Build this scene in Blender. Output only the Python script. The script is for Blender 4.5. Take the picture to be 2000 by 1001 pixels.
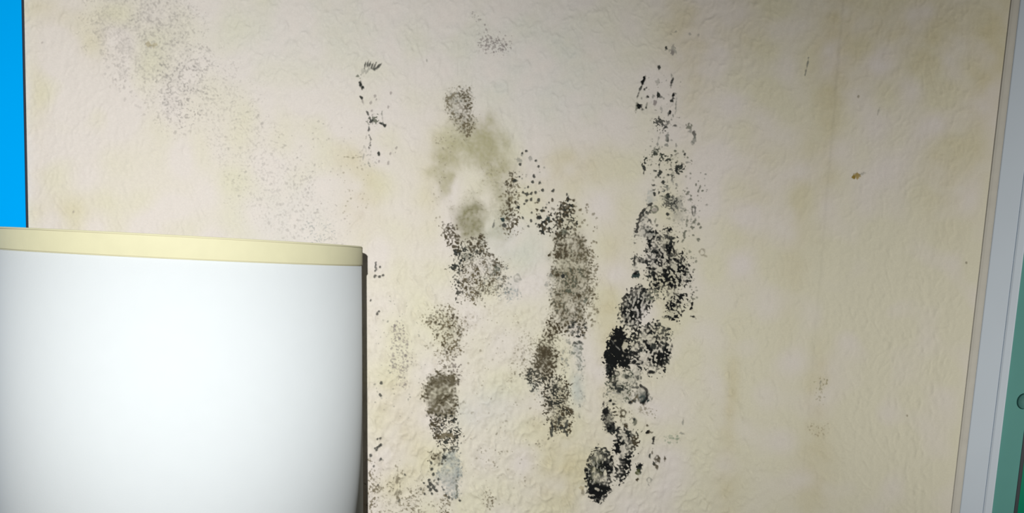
import bpy, bmesh, math
import numpy as np
from mathutils import Matrix, Vector

for _o in list(bpy.data.objects):
    bpy.data.objects.remove(_o)
scene = bpy.context.scene
COL = scene.collection

# ------------------------------------------------------------------ camera
F = 1783.0                     # focal length in pixels of the 2000x1001 frame
PX, PY = 1000.0, 750.0         # optical axis (the photo is cropped from a taller one)
D = 1.15                       # camera to wall
ZC = 1.35                      # camera height
YAW = math.radians(12.0)
_up = Vector((675.0, 13350.0, F)).normalized()          # world up seen by the camera
_fw = Vector((0, 0, -1)); _fc = (_fw - _up * _fw.dot(_up)).normalized()
_rc = _fc.cross(_up)
_Rw = Vector((math.cos(YAW), -math.sin(YAW), 0)); _Fw = Vector((math.sin(YAW), math.cos(YAW), 0)); _Uw = Vector((0, 0, 1))
ROT = Matrix([[_Rw[i] * _rc[j] + _Fw[i] * _fc[j] + _Uw[i] * _up[j] for j in range(3)] for i in range(3)])
CAM = Vector((0, -D, ZC))
cd = bpy.data.cameras.new('camera'); cam = bpy.data.objects.new('camera', cd); COL.objects.link(cam)
cam.matrix_world = Matrix.Translation(CAM) @ ROT.to_4x4()
cd.sensor_width = 36.0; cd.sensor_fit = 'HORIZONTAL'; cd.lens = F / 2000 * 36
cd.shift_y = (PY - 500.5) / 2000
cd.clip_start = 0.01
scene.camera = cam

# ------------------------------------------------------------------ light
w = bpy.data.worlds.new('dim_room'); scene.world = w; w.use_nodes = True
w.node_tree.nodes['Background'].inputs[0].default_value = (0.75, 0.85, 1.0, 1)
w.node_tree.nodes['Background'].inputs[1].default_value = 0.01
fl = bpy.data.lights.new('camera_flash', 'SPOT'); flo = bpy.data.objects.new('camera_flash', fl); COL.objects.link(flo)
fl.energy = 54.5; fl.color = (1.0, 1.0, 0.97); fl.shadow_soft_size = 0.004
fl.spot_size = math.radians(140); fl.spot_blend = 1.0
_aim = ROT @ Vector(((0 - PX) / F, -(1280 - PY) / F, -1.0))          # the beam leans a little down and to the left
flo.matrix_world = Matrix.Translation(CAM + ROT @ Vector((-0.045, 0.075, 0.0))) @ _aim.to_track_quat('-Z', 'Y').to_matrix().to_4x4()
rl = bpy.data.lights.new('added_fill_spot', 'SPOT'); rlo = bpy.data.objects.new('added_fill_spot', rl); COL.objects.link(rlo)  # invented unseen lamp, added to brighten the right part of the wall
rl.energy = 80; rl.color = (1.0, 0.985, 0.93); rl.shadow_soft_size = 0.06; rl.spot_size = math.radians(48); rl.spot_blend = 1.0
_p = Vector((2.0, -1.35, 1.05))
rlo.matrix_world = Matrix.Translation(_p) @ (Vector((1.1, 0, 1.35)) - _p).to_track_quat('-Z', 'Y').to_matrix().to_4x4()
scene.view_settings.view_transform = 'Standard'; scene.view_settings.look = 'None'
scene.view_settings.gamma = 1.0; scene.view_settings.use_curve_mapping = False
scene.view_settings.exposure = 0.0

# ------------------------------------------------------------------ helpers
def at(x, y, Y=0.0):
    """point of the plane at depth Y met by the sight line through photo pixel x, y"""
    d = ROT @ Vector(((x - PX) / F, -(y - PY) / F, -1.0))
    return CAM + d * ((Y - CAM.y) / d.y)
_R = np.array(ROT)
def at_np(x, y):
    c = np.stack([(x - PX) / F, -(y - PY) / F, -np.ones_like(x)], -1) @ _R.T
    t = D / c[..., 1]
    return c[..., 0] * t, ZC + c[..., 2] * t

def lin(r, g, b):
    f = lambda c: (c / 255 / 12.92) if c / 255 <= .04045 else ((c / 255 + .055) / 1.055) ** 2.4
    return (f(r), f(g), f(b))

def obj(name, bm, mat, parent=None, smooth=True):
    me = bpy.data.meshes.new(name)
    if isinstance(bm, bmesh.types.BMesh):
        bmesh.ops.recalc_face_normals(bm, faces=bm.faces)
        bm.to_mesh(me); bm.free()
    me.materials.append(mat)
    for p in me.polygons: p.use_smooth = smooth
    o = bpy.data.objects.new(name, me); COL.objects.link(o)
    if parent is not None: o.parent = parent
    return o

def add_box(bm, x0, x1, y0, y1, z0, z1, bev=0.0):
    m = Matrix.Translation(((x0 + x1) / 2, (y0 + y1) / 2, (z0 + z1) / 2)) @ Matrix.Diagonal((x1 - x0, y1 - y0, z1 - z0, 1))
    r = bmesh.ops.create_cube(bm, size=1, matrix=m)
    if bev:
        es = list({e for v in r['verts'] for e in v.link_edges})
        bmesh.ops.bevel(bm, geom=es, offset=bev, segments=2, affect='EDGES', profile=0.6)

def lathe(bm, prof, seg=96, close=False):
    rings = []
    for r, z in prof:
        rings.append([bm.verts.new((r * math.cos(2 * math.pi * k / seg), r * math.sin(2 * math.pi * k / seg), z)) for k in range(seg)])
    n = len(rings)
    for i in range(n if close else n - 1):
        a, b = rings[i], rings[(i + 1) % n]
        for k in range(seg):
            bm.faces.new((a[k], a[(k + 1) % seg], b[(k + 1) % seg], b[k]))
    return rings

def add_tube(bm, p, q, r, seg=12):
    p, q = Vector(p), Vector(q); d = q - p
    m = Matrix.Translation((p + q) / 2) @ d.to_track_quat('Z', 'Y').to_matrix().to_4x4()
    bmesh.ops.create_cone(bm, cap_ends=True, segments=seg, radius1=r, radius2=r, depth=d.length, matrix=m)

def mat(name, color, rough=0.6, spec=0.3, noise=None, bump=None, trans=0.0):
    """principled with a gentle procedural mottling and grain"""
    m = bpy.data.materials.new(name); m.use_nodes = True
    nt = m.node_tree; b = nt.nodes['Principled BSDF']
    b.inputs['Roughness'].default_value = rough; b.inputs['Specular IOR Level'].default_value = spec
    tc = nt.nodes.new('ShaderNodeTexCoord')
    ns = nt.nodes.new('ShaderNodeTexNoise'); ns.inputs['Scale'].default_value = noise[0] if noise else 30
    ns.inputs['Detail'].default_value = 4
    nt.links.new(tc.outputs['Object'], ns.inputs['Vector'])
    mx = nt.nodes.new('ShaderNodeMix'); mx.data_type = 'RGBA'
    k = noise[1] if noise else 0.04
    mx.inputs['A'].default_value = (*[c * (1 - k) for c in color], 1)
    mx.inputs['B'].default_value = (*[min(1, c * (1 + k)) for c in color], 1)
    nt.links.new(ns.outputs['Fac'], mx.inputs['Factor'])
    nt.links.new(mx.outputs['Result'], b.inputs['Base Color'])
    if bump:
        n2 = nt.nodes.new('ShaderNodeTexNoise'); n2.inputs['Scale'].default_value = bump[0]
        bp = nt.nodes.new('ShaderNodeBump'); bp.inputs['Strength'].default_value = bump[1]; bp.inputs['Distance'].default_value = bump[2]
        nt.links.new(tc.outputs['Object'], n2.inputs['Vector']); nt.links.new(n2.outputs['Fac'], bp.inputs['Height'])
        nt.links.new(bp.outputs['Normal'], b.inputs['Normal'])
    if trans:
        tl = nt.nodes.new('ShaderNodeBsdfTranslucent'); nt.links.new(mx.outputs['Result'], tl.inputs['Color'])
        ms = nt.nodes.new('ShaderNodeMixShader'); ms.inputs[0].default_value = trans
        out = nt.nodes['Material Output']
        nt.links.new(b.outputs[0], ms.inputs[1]); nt.links.new(tl.outputs[0], ms.inputs[2]); nt.links.new(ms.outputs[0], out.inputs['Surface'])
    return m

# ------------------------------------------------------------------ wall survey: colour, mould and relief
#PAINT-BEGIN
X0, Y0, W, H = -180, -140, 2240, 1290          # surveyed area of the wall, one sample per photo pixel
RNG = np.random.default_rng(7)
_fy = np.fft.fftfreq(H)[:, None]; _fx = np.fft.rfftfreq(W)[None, :]
def gnoise(size, aspect=1.0, ang=0.0, band=0.6):
    """unit-variance band-limited noise; features about `size` px, stretched `aspect` times along the direction ang (from vertical)"""
    a = math.radians(ang)
    u = _fx * math.cos(a) + _fy * math.sin(a)
    v = (-_fx * math.sin(a) + _fy * math.cos(a)) * aspect
    k = np.sqrt(u * u + v * v) * size
    amp = np.exp(-((k - 0.5) / (0.5 * band)) ** 2)
    n = np.fft.irfft2(np.fft.rfft2(RNG.standard_normal((H, W))) * amp, s=(H, W))
    return ((n - n.mean()) / n.std()).astype(np.float32)
def uni(n):  return 1 / (1 + np.exp(-1.702 * n))
def sstep(a, b, x):
    t = np.clip((x - a) / (b - a), 0, 1); return t * t * (3 - 2 * t)

N3 = gnoise(3.2); N5 = gnoise(5.5); N9 = gnoise(10); N20 = gnoise(22); N60 = gnoise(70, band=1.0); N200 = gnoise(220, band=1.2)
N2 = gnoise(2.5); N4 = gnoise(4.2)
SPECK = uni(0.45 * N2 + 0.85 * N4 + 0.40 * N9)                    # grainy specks
RET = uni(-np.abs(gnoise(7)) * 1.4 + 0.5 * N2 + 0.3 * N9 + 1.0)             # net of thin ridges
STRK = uni(0.8 * gnoise(3.2, 3.0, 14) + 0.4 * N4 + 0.35 * N9)      # upright short strokes
CLOT = uni(0.8 * gnoise(7.5) + 0.5 * N4 + 0.3 * N20)                      # clotted blots
def equalise(a):
    s = np.sort(a[::5, ::5].ravel()); return np.interp(a, s, np.linspace(0, 1, s.size)).astype(np.float32)
SPECK, RET, STRK, CLOT = map(equalise, (SPECK, RET, STRK, CLOT))
TEX = dict(speck=SPECK, ret=RET, strk=STRK, clot=CLOT)
# mixed textures
TEX['mix'] = equalise(0.5 * SPECK + 0.5 * RET)
STRK2 = equalise(0.8 * gnoise(3.4, 3.2, -48) + 0.4 * N4 + 0.3 * N9)
TEX['wild'] = equalise(0.35 * RET + 0.35 * STRK + 0.35 * STRK2 + 0.35 * CLOT)

BASE = np.empty((H, W, 3), np.float32)
ALPHA = np.zeros((H, W), np.float32)            # mould cover
MCOL = np.zeros((H, W, 3), np.float32)          # mould colour (premixed)
PATCH = np.zeros((H, W), np.int16)

def window(x0, y0, x1, y1, pad=25):
    a = max(0, int(x0 - pad) - X0); b = min(W, int(x1 + pad) - X0); c = max(0, int(y0 - pad) - Y0); d = min(H, int(y1 + pad) - Y0)
    yy, xx = np.mgrid[c:d, a:b].astype(np.float32)
    return (slice(c, d), slice(a, b)), xx + X0, yy + Y0

def sd_poly(pts, xx, yy):
    d = np.full(xx.shape, 1e9, np.float32); s = np.ones(xx.shape, np.float32)
    n = len(pts)
    for i in range(n):
        ax, ay = pts[i]; bx, by = pts[i - 1]
        ex, ey = bx - ax, by - ay; wx, wy = xx - ax, yy - ay
        t = np.clip((wx * ex + wy * ey) / (ex * ex + ey * ey + 1e-9), 0, 1)
        d = np.minimum(d, (wx - ex * t) ** 2 + (wy - ey * t) ** 2)
        c1 = yy >= ay; c2 = yy < by; c3 = ex * wy > ey * wx
        s = np.where((c1 & c2 & c3) | (~c1 & ~c2 & ~c3), -s, s)
    return -s * np.sqrt(d)                       # positive inside

CUR = [1]
def lay(sl, a, col, under=False):
    """put mould of cover a and colour col on the wall; under: only between what already grows there"""
    a = np.clip(a, 0, 1)
    A = ALPHA[sl]; M = MCOL[sl]; P = PATCH[sl]
    if under: a = a * (1 - np.clip(A * 1.25, 0, 1))
    na = a + A * (1 - a)
    wgt = np.where(na > 1e-4, a / np.maximum(na, 1e-4), 0)[..., None]
    MCOL[sl] = M * (1 - wgt) + np.asarray(col, np.float32) * wgt
    ALPHA[sl] = na
    P[(a > 0.04)] = CUR[0]

def area(pts, tex, cover, col, al=1.0, edge=8, rag=6, soft=0.24, core=None):
    if max(col) < 0.04: soft = min(soft, 0.12)
    xs = [p[0] for p in pts]; ys = [p[1] for p in pts]
    sl, xx, yy = window(min(xs), min(ys), max(xs), max(ys), edge + rag * 2 + 8)
    s = sd_poly(pts, xx, yy) + rag * (0.42 * N20[sl] + 0.32 * N9[sl] + 0.55 * N4[sl] + 0.3 * N2[sl])
    m = sstep(-edge, edge, s)
    if tex == 'haze':
        a = m * (0.75 + 0.18 * N20[sl] + 0.12 * N5[sl]) * cover
    else:
        th = 1 - cover * m
        a = sstep(th - soft * 0.5, th + soft * 1.3, TEX[tex][sl]) * sstep(0.02, 0.25, m) * np.clip(0.88 + 0.22 * N20[sl] + 0.12 * N9[sl], 0.4, 1.1)
    lay(sl, a * al, col, tex == 'haze' and cover < 0.9)
    return sl

def ell(cx, cy, rx, ry, ang=0, n=20):
    a = math.radians(ang)
    return [(cx + rx * math.cos(t) * math.cos(a) - ry * math.sin(t) * math.sin(a), cy + rx * math.cos(t) * math.sin(a) + ry * math.sin(t) * math.cos(a))
            for t in [2 * math.pi * k / n for k in range(n)]]

def dot(cx, cy, rx, ry=None, ang=0, col=None, al=0.9, rag=0.25):
    ry = rx if ry is None else ry
    r = max(rx, ry)
    sl, xx, yy = window(cx - r, cy - r, cx + r, cy + r, 6)
    a = math.radians(ang); dx, dy = xx - cx, yy - cy
    u = (dx * math.cos(a) + dy * math.sin(a)) / rx; v = (-dx * math.sin(a) + dy * math.cos(a)) / ry
    q = np.sqrt(u * u + v * v) + rag * (0.6 * N5[sl] + 0.4 * N3[sl])
    col = BLACK if col is None else col
    if max(col) < 0.08: al = min(1.0, al * 1.14); rx *= 1.06; ry *= 1.06
    e = min(0.6, 1.3 / min(rx, ry))
    lay(sl, (1 - sstep(1 - e, 1 + e, q)) * al, BLACK if col is None else col)

def line(pts, wd, col=None, al=0.9, rag=0.8, gaps=0.0):
    xs = [p[0] for p in pts]; ys = [p[1] for p in pts]
    sl, xx, yy = window(min(xs), min(ys), max(xs), max(ys), wd * 2 + 8)
    d = np.full(xx.shape, 1e9, np.float32)
    for (ax, ay), (bx, by) in zip(pts[:-1], pts[1:]):
        ex, ey = bx - ax, by - ay
        t = np.clip(((xx - ax) * ex + (yy - ay) * ey) / (ex * ex + ey * ey + 1e-9), 0, 1)
        d = np.minimum(d, np.hypot(xx - ax - ex * t, yy - ay - ey * t))
    d = d + rag * N5[sl]
    a = 1 - sstep(wd - 1.2, wd + 1.2, d)
    if gaps: a = a * sstep(gaps - 0.12, gaps + 0.12, SPECK[sl])
    lay(sl, a * al, BLACK if col is None else col)

def ring(cx, cy, rx, ry, wd, col=None, al=0.8, a0=0, a1=360):
    pts = [(cx + rx * math.cos(math.radians(t)), cy + ry * math.sin(math.radians(t))) for t in np.linspace(a0, a1, 18)]
    line(pts, wd, col, al, rag=0.7)

def spray(pts, n, r0, r1, col, al0=0.3, al1=0.8, seed=0, power=1.0, tall=1.0):
    """n loose specks strewn inside an outline"""
    g = np.random.default_rng(seed)
    xs = [p[0] for p in pts]; ys = [p[1] for p in pts]; k = 0; tries = 0
    while k < n and tries < n * 20:
        tries += 1
        x = g.uniform(min(xs), max(xs)); y = g.uniform(min(ys), max(ys))
        ins = False
        for i in range(len(pts)):
            ax, ay = pts[i]; bx, by = pts[i - 1]
            if (ay > y) != (by > y) and x < (bx - ax) * (y - ay) / (by - ay) + ax: ins = not ins
        if not ins: continue
        r = r0 + (r1 - r0) * g.random() ** 2
        dot(x, y, r, r * (1 + (tall - 1) * g.random()), g.uniform(-25, 25), col, g.uniform(al0, al1), 0.35); k += 1

def clear(cx, cy, rx, ry, ang=0, amt=0.9, edge=0.25):
    """bare spot left inside a colony"""
    r = max(rx, ry); sl, xx, yy = window(cx - r, cy - r, cx + r, cy + r, 10)
    a = math.radians(ang); dx, dy = xx - cx, yy - cy
    u = (dx * math.cos(a) + dy * math.sin(a)) / rx; v = (-dx * math.sin(a) + dy * math.cos(a)) / ry
    q = np.sqrt(u * u + v * v) + 0.2 * N5[sl] + 0.1 * N3[sl]
    ALPHA[sl] *= 1 - amt * (1 - sstep(1 - edge, 1 + edge, q))

BLACK = (0.008, 0.009, 0.009); INK = (0.032, 0.036, 0.032); GREY = (0.22, 0.225, 0.20); PALE = (0.36, 0.35, 0.31)
BROWN = (0.175, 0.145, 0.088); DBROWN = (0.078, 0.062, 0.036); TAN = (0.31, 0.275, 0.20); OLIVE = (0.39, 0.365, 0.20)
SLATE = (0.35, 0.39, 0.385); VIOL = (0.27, 0.235, 0.225); GREEN = (0.115, 0.125, 0.09); TEALG = (0.035, 0.055, 0.052)

# ---- clean paper: pinkish cream, yellowed towards the door
_yy, _xx = np.mgrid[0:H, 0:W].astype(np.float32); _xx += X0; _yy += Y0
pink = np.array((0.765, 0.705, 0.655), np.float32); cream = np.array((0.735, 0.695, 0.545), np.float32)
cool = np.array((0.66, 0.66, 0.62), np.float32); ochre = np.array((0.60, 0.52, 0.30), np.float32)
f = np.clip(0.20 + 0.42 * sstep(500, 900, _xx) * sstep(150, 650, _yy) + 0.42 * sstep(1150, 1750, _xx) + 0.24 * N60 + 0.16 * N200, 0, 1)
BASE[:] = pink + (cream - pink) * f[..., None]
def tint(mask, col, amt):
    global BASE
    BASE += (np.asarray(col, np.float32) - BASE) * np.clip(mask * amt, 0, 1)[..., None]
def gauss(cx, cy, rx, ry, ang=0):
    a = math.radians(ang); dx, dy = _xx - cx, _yy - cy
    u = (dx * math.cos(a) + dy * math.sin(a)) / rx; v = (-dx * math.sin(a) + dy * math.cos(a)) / ry
    return np.exp(-(u * u + v * v)) * np.clip(0.85 + 0.25 * N60 + 0.12 * N20, 0, 1.4)
tint(gauss(1050, 130, 190, 150), cool, 0.55); tint(gauss(620, 60, 300, 120), cool, 0.35); tint(gauss(560, 440, 120, 120), cool, 0.3)
for cx, cy, rx, ry, an, am in [(1600, 760, 26, 75, 5, .55), (1590, 930, 40, 90, 5, .35), (1425, 800, 16, 110, 4, .42), (1420, 960, 30, 70, 4, .3),
        (1635, 60, 38, 190, 5, .45), (1622, 300, 25, 160, 5, .22), (1330, 60, 45, 110, 3, .35), (1800, 60, 240, 120, 0, .42), (1930, 150, 40, 200, 7, .35),
        (1850, 330, 60, 120, 5, .3), (1100, 920, 60, 85, 8, .45), (1060, 800, 40, 60, 0, .25), (1190, 640, 30, 220, 3, .38), (1110, 330, 90, 60, -20, .38),
        (690, 310, 40, 32, 0, .35), (705, 390, 40, 70, 8, .36), (775, 780, 60, 55, 0, .25), (800, 870, 60, 70, 0, .28), (770, 960, 50, 40, 0, .22),
        (850, 320, 40, 130, 8, .22), (100, 20, 60, 30, 0, .25), (180, 75, 60, 50, 0, .18), (130, 420, 60, 40, 0, .25), (75, 250, 20, 200, 0, .12),
        (1480, 350, 60, 200, 5, .16), (1560, 430, 30, 200, 6, .25), (1450, 50, 60, 80, 0, .28), (1360, 140, 40, 120, 0, .22), (1290, 560, 60, 240, 8, .18)]:
    tint(gauss(cx, cy, rx, ry, an), ochre, am)
for cx, cy, rx, ry, am in [(960, 790, 55, 35, .3), (915, 810, 25, 25, .3), (1128, 760, 14, 35, .5), (1000, 470, 60, 40, .2), (1040, 500, 45, 60, .25), (975, 455, 30, 40, .35)]:
    tint(gauss(cx, cy, rx, ry), (0.55, 0.60, 0.60), am)

# ---- olive damp halo in the middle of the wall (stain in the paper)
def stain(pts, col, amt, edge=26, rag=5):
    xs = [p[0] for p in pts]; ys = [p[1] for p in pts]
    sl, xx, yy = window(min(xs), min(ys), max(xs), max(ys), edge + 25)
    m = sstep(-edge, edge, sd_poly(pts, xx, yy) + rag * (0.6 * N20[sl] + 0.3 * N9[sl])) * amt
    m = np.clip(m * (1 + 0.07 * N5[sl] + 0.07 * N20[sl]), 0, 1)
    BASE[sl] += (np.asarray(col, np.float32) - BASE[sl]) * m[..., None]
stain([(880, 246), (955, 225), (988, 276), (1002, 330), (980, 400), (952, 370), (945, 330), (905, 312), (880, 345), (862, 380), (850, 340), (852, 290)], OLIVE, 0.62)
stain([(925, 262), (962, 250), (972, 300), (958, 345), (938, 320), (915, 290)], OLIVE, 0.45, 16)
stain(ell(918, 432, 30, 40), (0.25, 0.235, 0.125), 0.78, 20)
stain(ell(865, 340, 14, 40, -10), OLIVE, 0.35, 14)
stain(ell(975, 430, 20, 50), OLIVE, 0.3, 18)
stain(ell(1110, 520, 34, 110), TAN, 0.30, 20)

# ---- mould colonies -------------------------------------------------------
PATCHES = {}
def patch(i, name, label): CUR[0] = i; PATCHES[i] = (name, label)

patch(1, 'mould_speckle', 'faint grey speckled mould high on the wall near the blue panel')
G1 = [(165, -60), (350, -60), (385, 60), (385, 200), (350, 240), (320, 235), (285, 160), (240, 150), (215, 100), (180, 80)]
area(G1, 'haze', .10, (.27, .25, .235), 1, 40, 14); area(G1, 'speck', 0.42, (.27, .25, .235), 0.24, 30, 14, .4)
area([(255, -60), (350, -60), (345, 110), (300, 110), (260, 60)], 'clot', 0.30, (.27, .25, .235), 0.26, 18, 12)
area([(310, 140), (360, 120), (375, 220), (345, 235)], 'speck', 0.35, (.27, .25, .235), 0.32, 14, 8)
spray([(170, 20), (380, 10), (440, 200), (350, 280), (210, 170)], 190, 1.7, 4.0, (.27, .25, .235), .10, .26, 11)
G2 = [(380, 80), (440, 110), (520, 230), (600, 330), (650, 470), (560, 470), (470, 400), (430, 320), (385, 230)]
area(G2, 'speck', 0.36, (.27, .25, .235), 0.20, 35, 12, .4)
spray(G2, 320, 1.5, 3.2, (.27, .25, .235), .10, .28, 12)
spray([(560, 240), (690, 230), (690, 460), (600, 460)], 60, 1.1, 2.2, (.27, .25, .235), .2, .45, 13)
area(ell(625, 455, 22, 26), 'speck', .35, SLATE, .4, 14, 5)
dot(290, 87, 6, 5, 0, (.33, .26, .12), .5); dot(302, 88, 5, 5, 0, (.33, .26, .12), .45)
dot(144, 413, 2.2, 2.6, 0, VIOL, .6); dot(82, 83, 2, 2, 0, VIOL, .4)

patch(2, 'mould_mark', 'small dark hooked mould mark above the lampshade')
for x, y, an in [(713, 127, 12), (718, 125, 14), (722, 126, 18), (727, 128, 20), (732, 128, 24), (737, 131, 35), (741, 129, 35)]:
    dot(x, y, 1.7, 6.5, an, INK, .75)
dot(733, 134, 5, 2.5, -20, INK, .8)
area(ell(710, 138, 9, 13, 20), 'strk', .6, GREY, .55, 5, 3)
dot(698, 149, 3, 2.5, 0, GREEN, .8); dot(704, 164, 3.2, 6, 10, INK, .9); dot(708, 171, 3, 4, -20, INK, .9)
dot(706, 191, 2.4, 5, -35, INK, .85); dot(709, 199, 2, 4, -10, VIOL, .6)
for x, y, r in [(732, 187, 2.6), (735, 194, 1.6), (724, 200, 2.4), (763, 181, 2.2), (758, 209, 2), (726, 216, 1.8), (727, 224, 1.8), (740, 315, 1.8), (758, 318, 2.4), (774, 289, 2.2), (762, 300, 1.8), (772, 297, 1.3)]:
    dot(x, y, r, r * 1.5, 10, VIOL, .6)
dot(718, 221, 2, 5, -20, INK, .75); dot(722, 231, 2, 4, -25, INK, .7)
area(ell(728, 236, 11, 9), 'mix', .65, GREEN, .8, 4, 3)
dot(725, 236, 4, 3.5, 0, INK, .8); dot(745, 241, 5, 2.5, 15, INK, .85); dot(751, 245, 3, 4, 10, INK, .85); line([(746, 218), (747, 240)], .9, GREY, .7)
dot(720, 252, 2, 4.5, 8, INK, .75); line([(721, 262), (724, 272), (723, 284), (720, 293)], 1.3, INK, .75, gaps=.25)
dot(739, 300, 3, 4, -15, INK, .85)
line([(672, 306), (690, 308), (706, 306)], .9, TAN, .8, .5)
area(ell(715, 300, 10, 24, 5), 'strk', .35, PALE, .6, 6, 4); area(ell(728, 317, 10, 6), 'speck', .4, GREY, .5, 4, 3)
spray([(690, 300), (720, 310), (720, 400), (690, 440), (670, 430), (660, 340)], 40, 1, 2.2, TAN, .3, .6, 14)

patch(3, 'mould_speckle', 'faint violet grey mould specks near the top edge, above the olive patch')
area(ell(960, 86, 26, 17), 'speck', .45, VIOL, .55, 10, 6)
spray(ell(962, 84, 28, 20), 36, 1.4, 3.0, VIOL, .4, .75, 15)
spray([(915, 22), (930, 24), (965, 70), (950, 80)], 22, 1.2, 2.4, VIOL, .35, .7, 16)
spray(ell(985, 90, 20, 30), 20, 1, 2, VIOL, .3, .6, 17); dot(833, 118, 2, 3, 0, GREY, .55)

patch(4, 'mould_patch', 'grey brown mould plume above the olive stained patch')
T4 = [(889, 171), (916, 175), (921, 210), (925, 234), (922, 258), (913, 268), (899, 262), (888, 237), (876, 219), (868, 195)]
area(T4, 'haze', .55, (.27, .245, .18), 1, 12, 5); area(T4, 'speck', .55, BROWN, .70, 7, 4)
area(ell(905, 210, 12, 38, -4), 'speck', .5, DBROWN, .55, 6, 4); area(ell(912, 252, 9, 15), 'speck', .6, BROWN, .7, 5, 3)
area(ell(895, 205, 14, 22), 'haze', .32, SLATE, 1, 10, 4)
spray(ell(900, 215, 38, 50), 45, 1, 2, GREY, .3, .6, 18)
spray([(850, 260), (900, 250), (870, 350), (860, 440), (840, 430), (848, 320)], 60, 1, 2.2, TAN, .35, .7, 19)
area(ell(912, 425, 28, 42), 'speck', .22, BROWN, .35, 14, 6)
area(ell(958, 335, 16, 30), 'speck', .2, TAN, .5, 10, 5)

patch(5, 'mould_patch', 'ragged grey green speckled mould just below the olive stain')
C5 = [(885, 481), (941, 462), (950, 495), (985, 520), (986, 566), (941, 584), (896, 579), (887, 530)]
area(C5, 'haze', .22, GREY, 1, 12, 6); area(C5, 'ret', .42, BROWN, .75, 9, 6); area(C5, 'speck', .36, DBROWN, .75, 9, 6)
area([(886, 478), (898, 478), (901, 588), (890, 585), (884, 530)], 'wild', .60, INK, .85, 5, 4)
area(ell(914, 501, 17, 7), 'haze', .7, GREEN, 1, 4, 3); area(ell(912, 493, 24, 14), 'mix', .5, INK, .8, 5, 4)
area([(862, 438), (878, 436), (900, 470), (894, 486), (872, 470), (862, 455)], 'speck', .55, DBROWN, .75, 5, 4)
spray([(862, 432), (882, 434), (905, 475), (890, 490), (868, 470)], 36, 1.5, 3.4, DBROWN, .5, .85, 20)
spray([(905, 470), (945, 455), (960, 490), (915, 495)], 40, 1.5, 3.6, DBROWN, .5, .9, 21)
area(ell(921, 555, 17, 22), 'mix', .5, BROWN, .8, 6, 4); spray(ell(923, 556, 22, 26), 30, 1.6, 3.6, DBROWN, .5, .85, 22)
spray(ell(970, 545, 30, 42), 70, 1, 2.6, GREY, .4, .75, 23)
spray([(950, 490), (975, 500), (990, 560), (960, 520)], 26, 1.6, 3.2, DBROWN, .4, .8, 24)
ring(970, 525, 5, 4, 1.3, GREEN, .8); dot(970, 525, 4, 3, 0, GREY, .6)
ring(1010, 543, 6, 7, 1.5, PALE, .7); dot(1010, 545, 3, 3, 0, PALE, .5)
area(ell(998, 575, 18, 14), 'speck', .35, SLATE, .6, 8, 4)
area(ell(1000, 560, 12, 24), 'haze', .18, SLATE, 1, 10, 4)
area(ell(900, 600, 60, 20), 'speck', .12, TAN, .6, 14, 6)

patch(6, 'mould_patch', 'column of dark mould dots to the right of the olive stain')
area([(985, 352), (1004, 345), (1013, 400), (1008, 455), (992, 452), (978, 425)], 'speck', .52, BROWN, .75, 8, 5)
area(ell(1000, 425, 12, 26), 'speck', .45, DBROWN, .7, 6, 4); area(ell(982, 400, 22, 45), 'haze', .22, GREY, 1, 16, 6)
spray([(985, 330), (1008, 325), (1014, 440), (990, 450)], 60, 1.4, 3.2, DBROWN, .45, .85, 25)
dot(982, 429, 4.6, 4, 0, TEALG, .95); dot(984, 440, 4.4, 4, 0, INK, .8); dot(1011, 404, 3.6, 4, 0, INK, .9); dot(964, 438, 2, 6, 15, INK, .6); dot(1005, 353, 4, 3.4, -20, INK, .8)
for x, y, r in [(1028, 295, 2.6), (1036, 309, 4), (1014, 312, 5), (1016, 321, 3), (1020, 299, 2.2), (1047, 313, 2.4), (1052, 325, 2.2), (1043, 344, 3), (1040, 355, 2.8), (1054, 357, 2.8), (1060, 371, 3),
                (1021, 375, 2.4), (1028, 379, 3.6), (1037, 377, 3), (1046, 375, 2.8), (1028, 391, 2.8), (1037, 389, 3.2), (1051, 391, 3.2), (1024, 398, 2), (1038, 415, 2.2), (1021, 425, 2.6), (1037, 430, 2.8),
                (1032, 441, 2.4), (1080, 372, 3), (1078, 388, 2), (1031, 365, 2), (1014, 345, 2), (1060, 405, 2), (1072, 395, 1.8), (1046, 437, 2)]:
    dot(x, y, r, r * 1.1, 0, INK if r < 3.9 else GREY, .8 if r < 3.9 else .55)
spray([(1005, 300), (1060, 300), (1075, 380), (1050, 450), (1010, 450)], 26, 1, 2, GREY, .4, .7, 26)

patch(7, 'mould_patch', 'tall brown grey mould column in the middle of the wall')
for cx, cy, rx, ry in [(1104, 410, 15, 18), (1064, 442, 12, 13), (1098, 455, 13, 8), (1086, 430, 12, 14), (1114, 435, 10, 12)]:
    area(ell(cx, cy, rx, ry), 'clot', .60, DBROWN, .92, 5, 4); area(ell(cx, cy, rx, ry), 'speck', .45, INK, .85, 5, 4)
dot(1052, 424, 5, 4.6, 0, INK, .95); dot(1058, 411, 3, 3, 0, INK, .85); dot(1066, 405, 3, 2.4, -20, INK, .85); dot(1109, 388, 3, 6, 5, INK, .9); dot(1107, 380, 2, 3, 0, INK, .8)
dot(1099, 452, 8, 5, 0, GREEN, .8); dot(1070, 428, 4, 6, 0, TEALG, .85)
spray([(1045, 395), (1120, 380), (1125, 460), (1050, 455)], 60, 1.5, 3.6, DBROWN, .5, .9, 27)
spray([(1118, 400), (1168, 400), (1168, 640), (1140, 640), (1150, 480), (1120, 460)], 95, 1.2, 3.0, BROWN, .45, .85, 28)
C7 = [(1079, 462), (1120, 455), (1146, 480), (1156, 520), (1156, 576), (1141, 604), (1136, 650), (1116, 655), (1106, 639), (1081, 639), (1077, 604), (1080, 555)]
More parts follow.
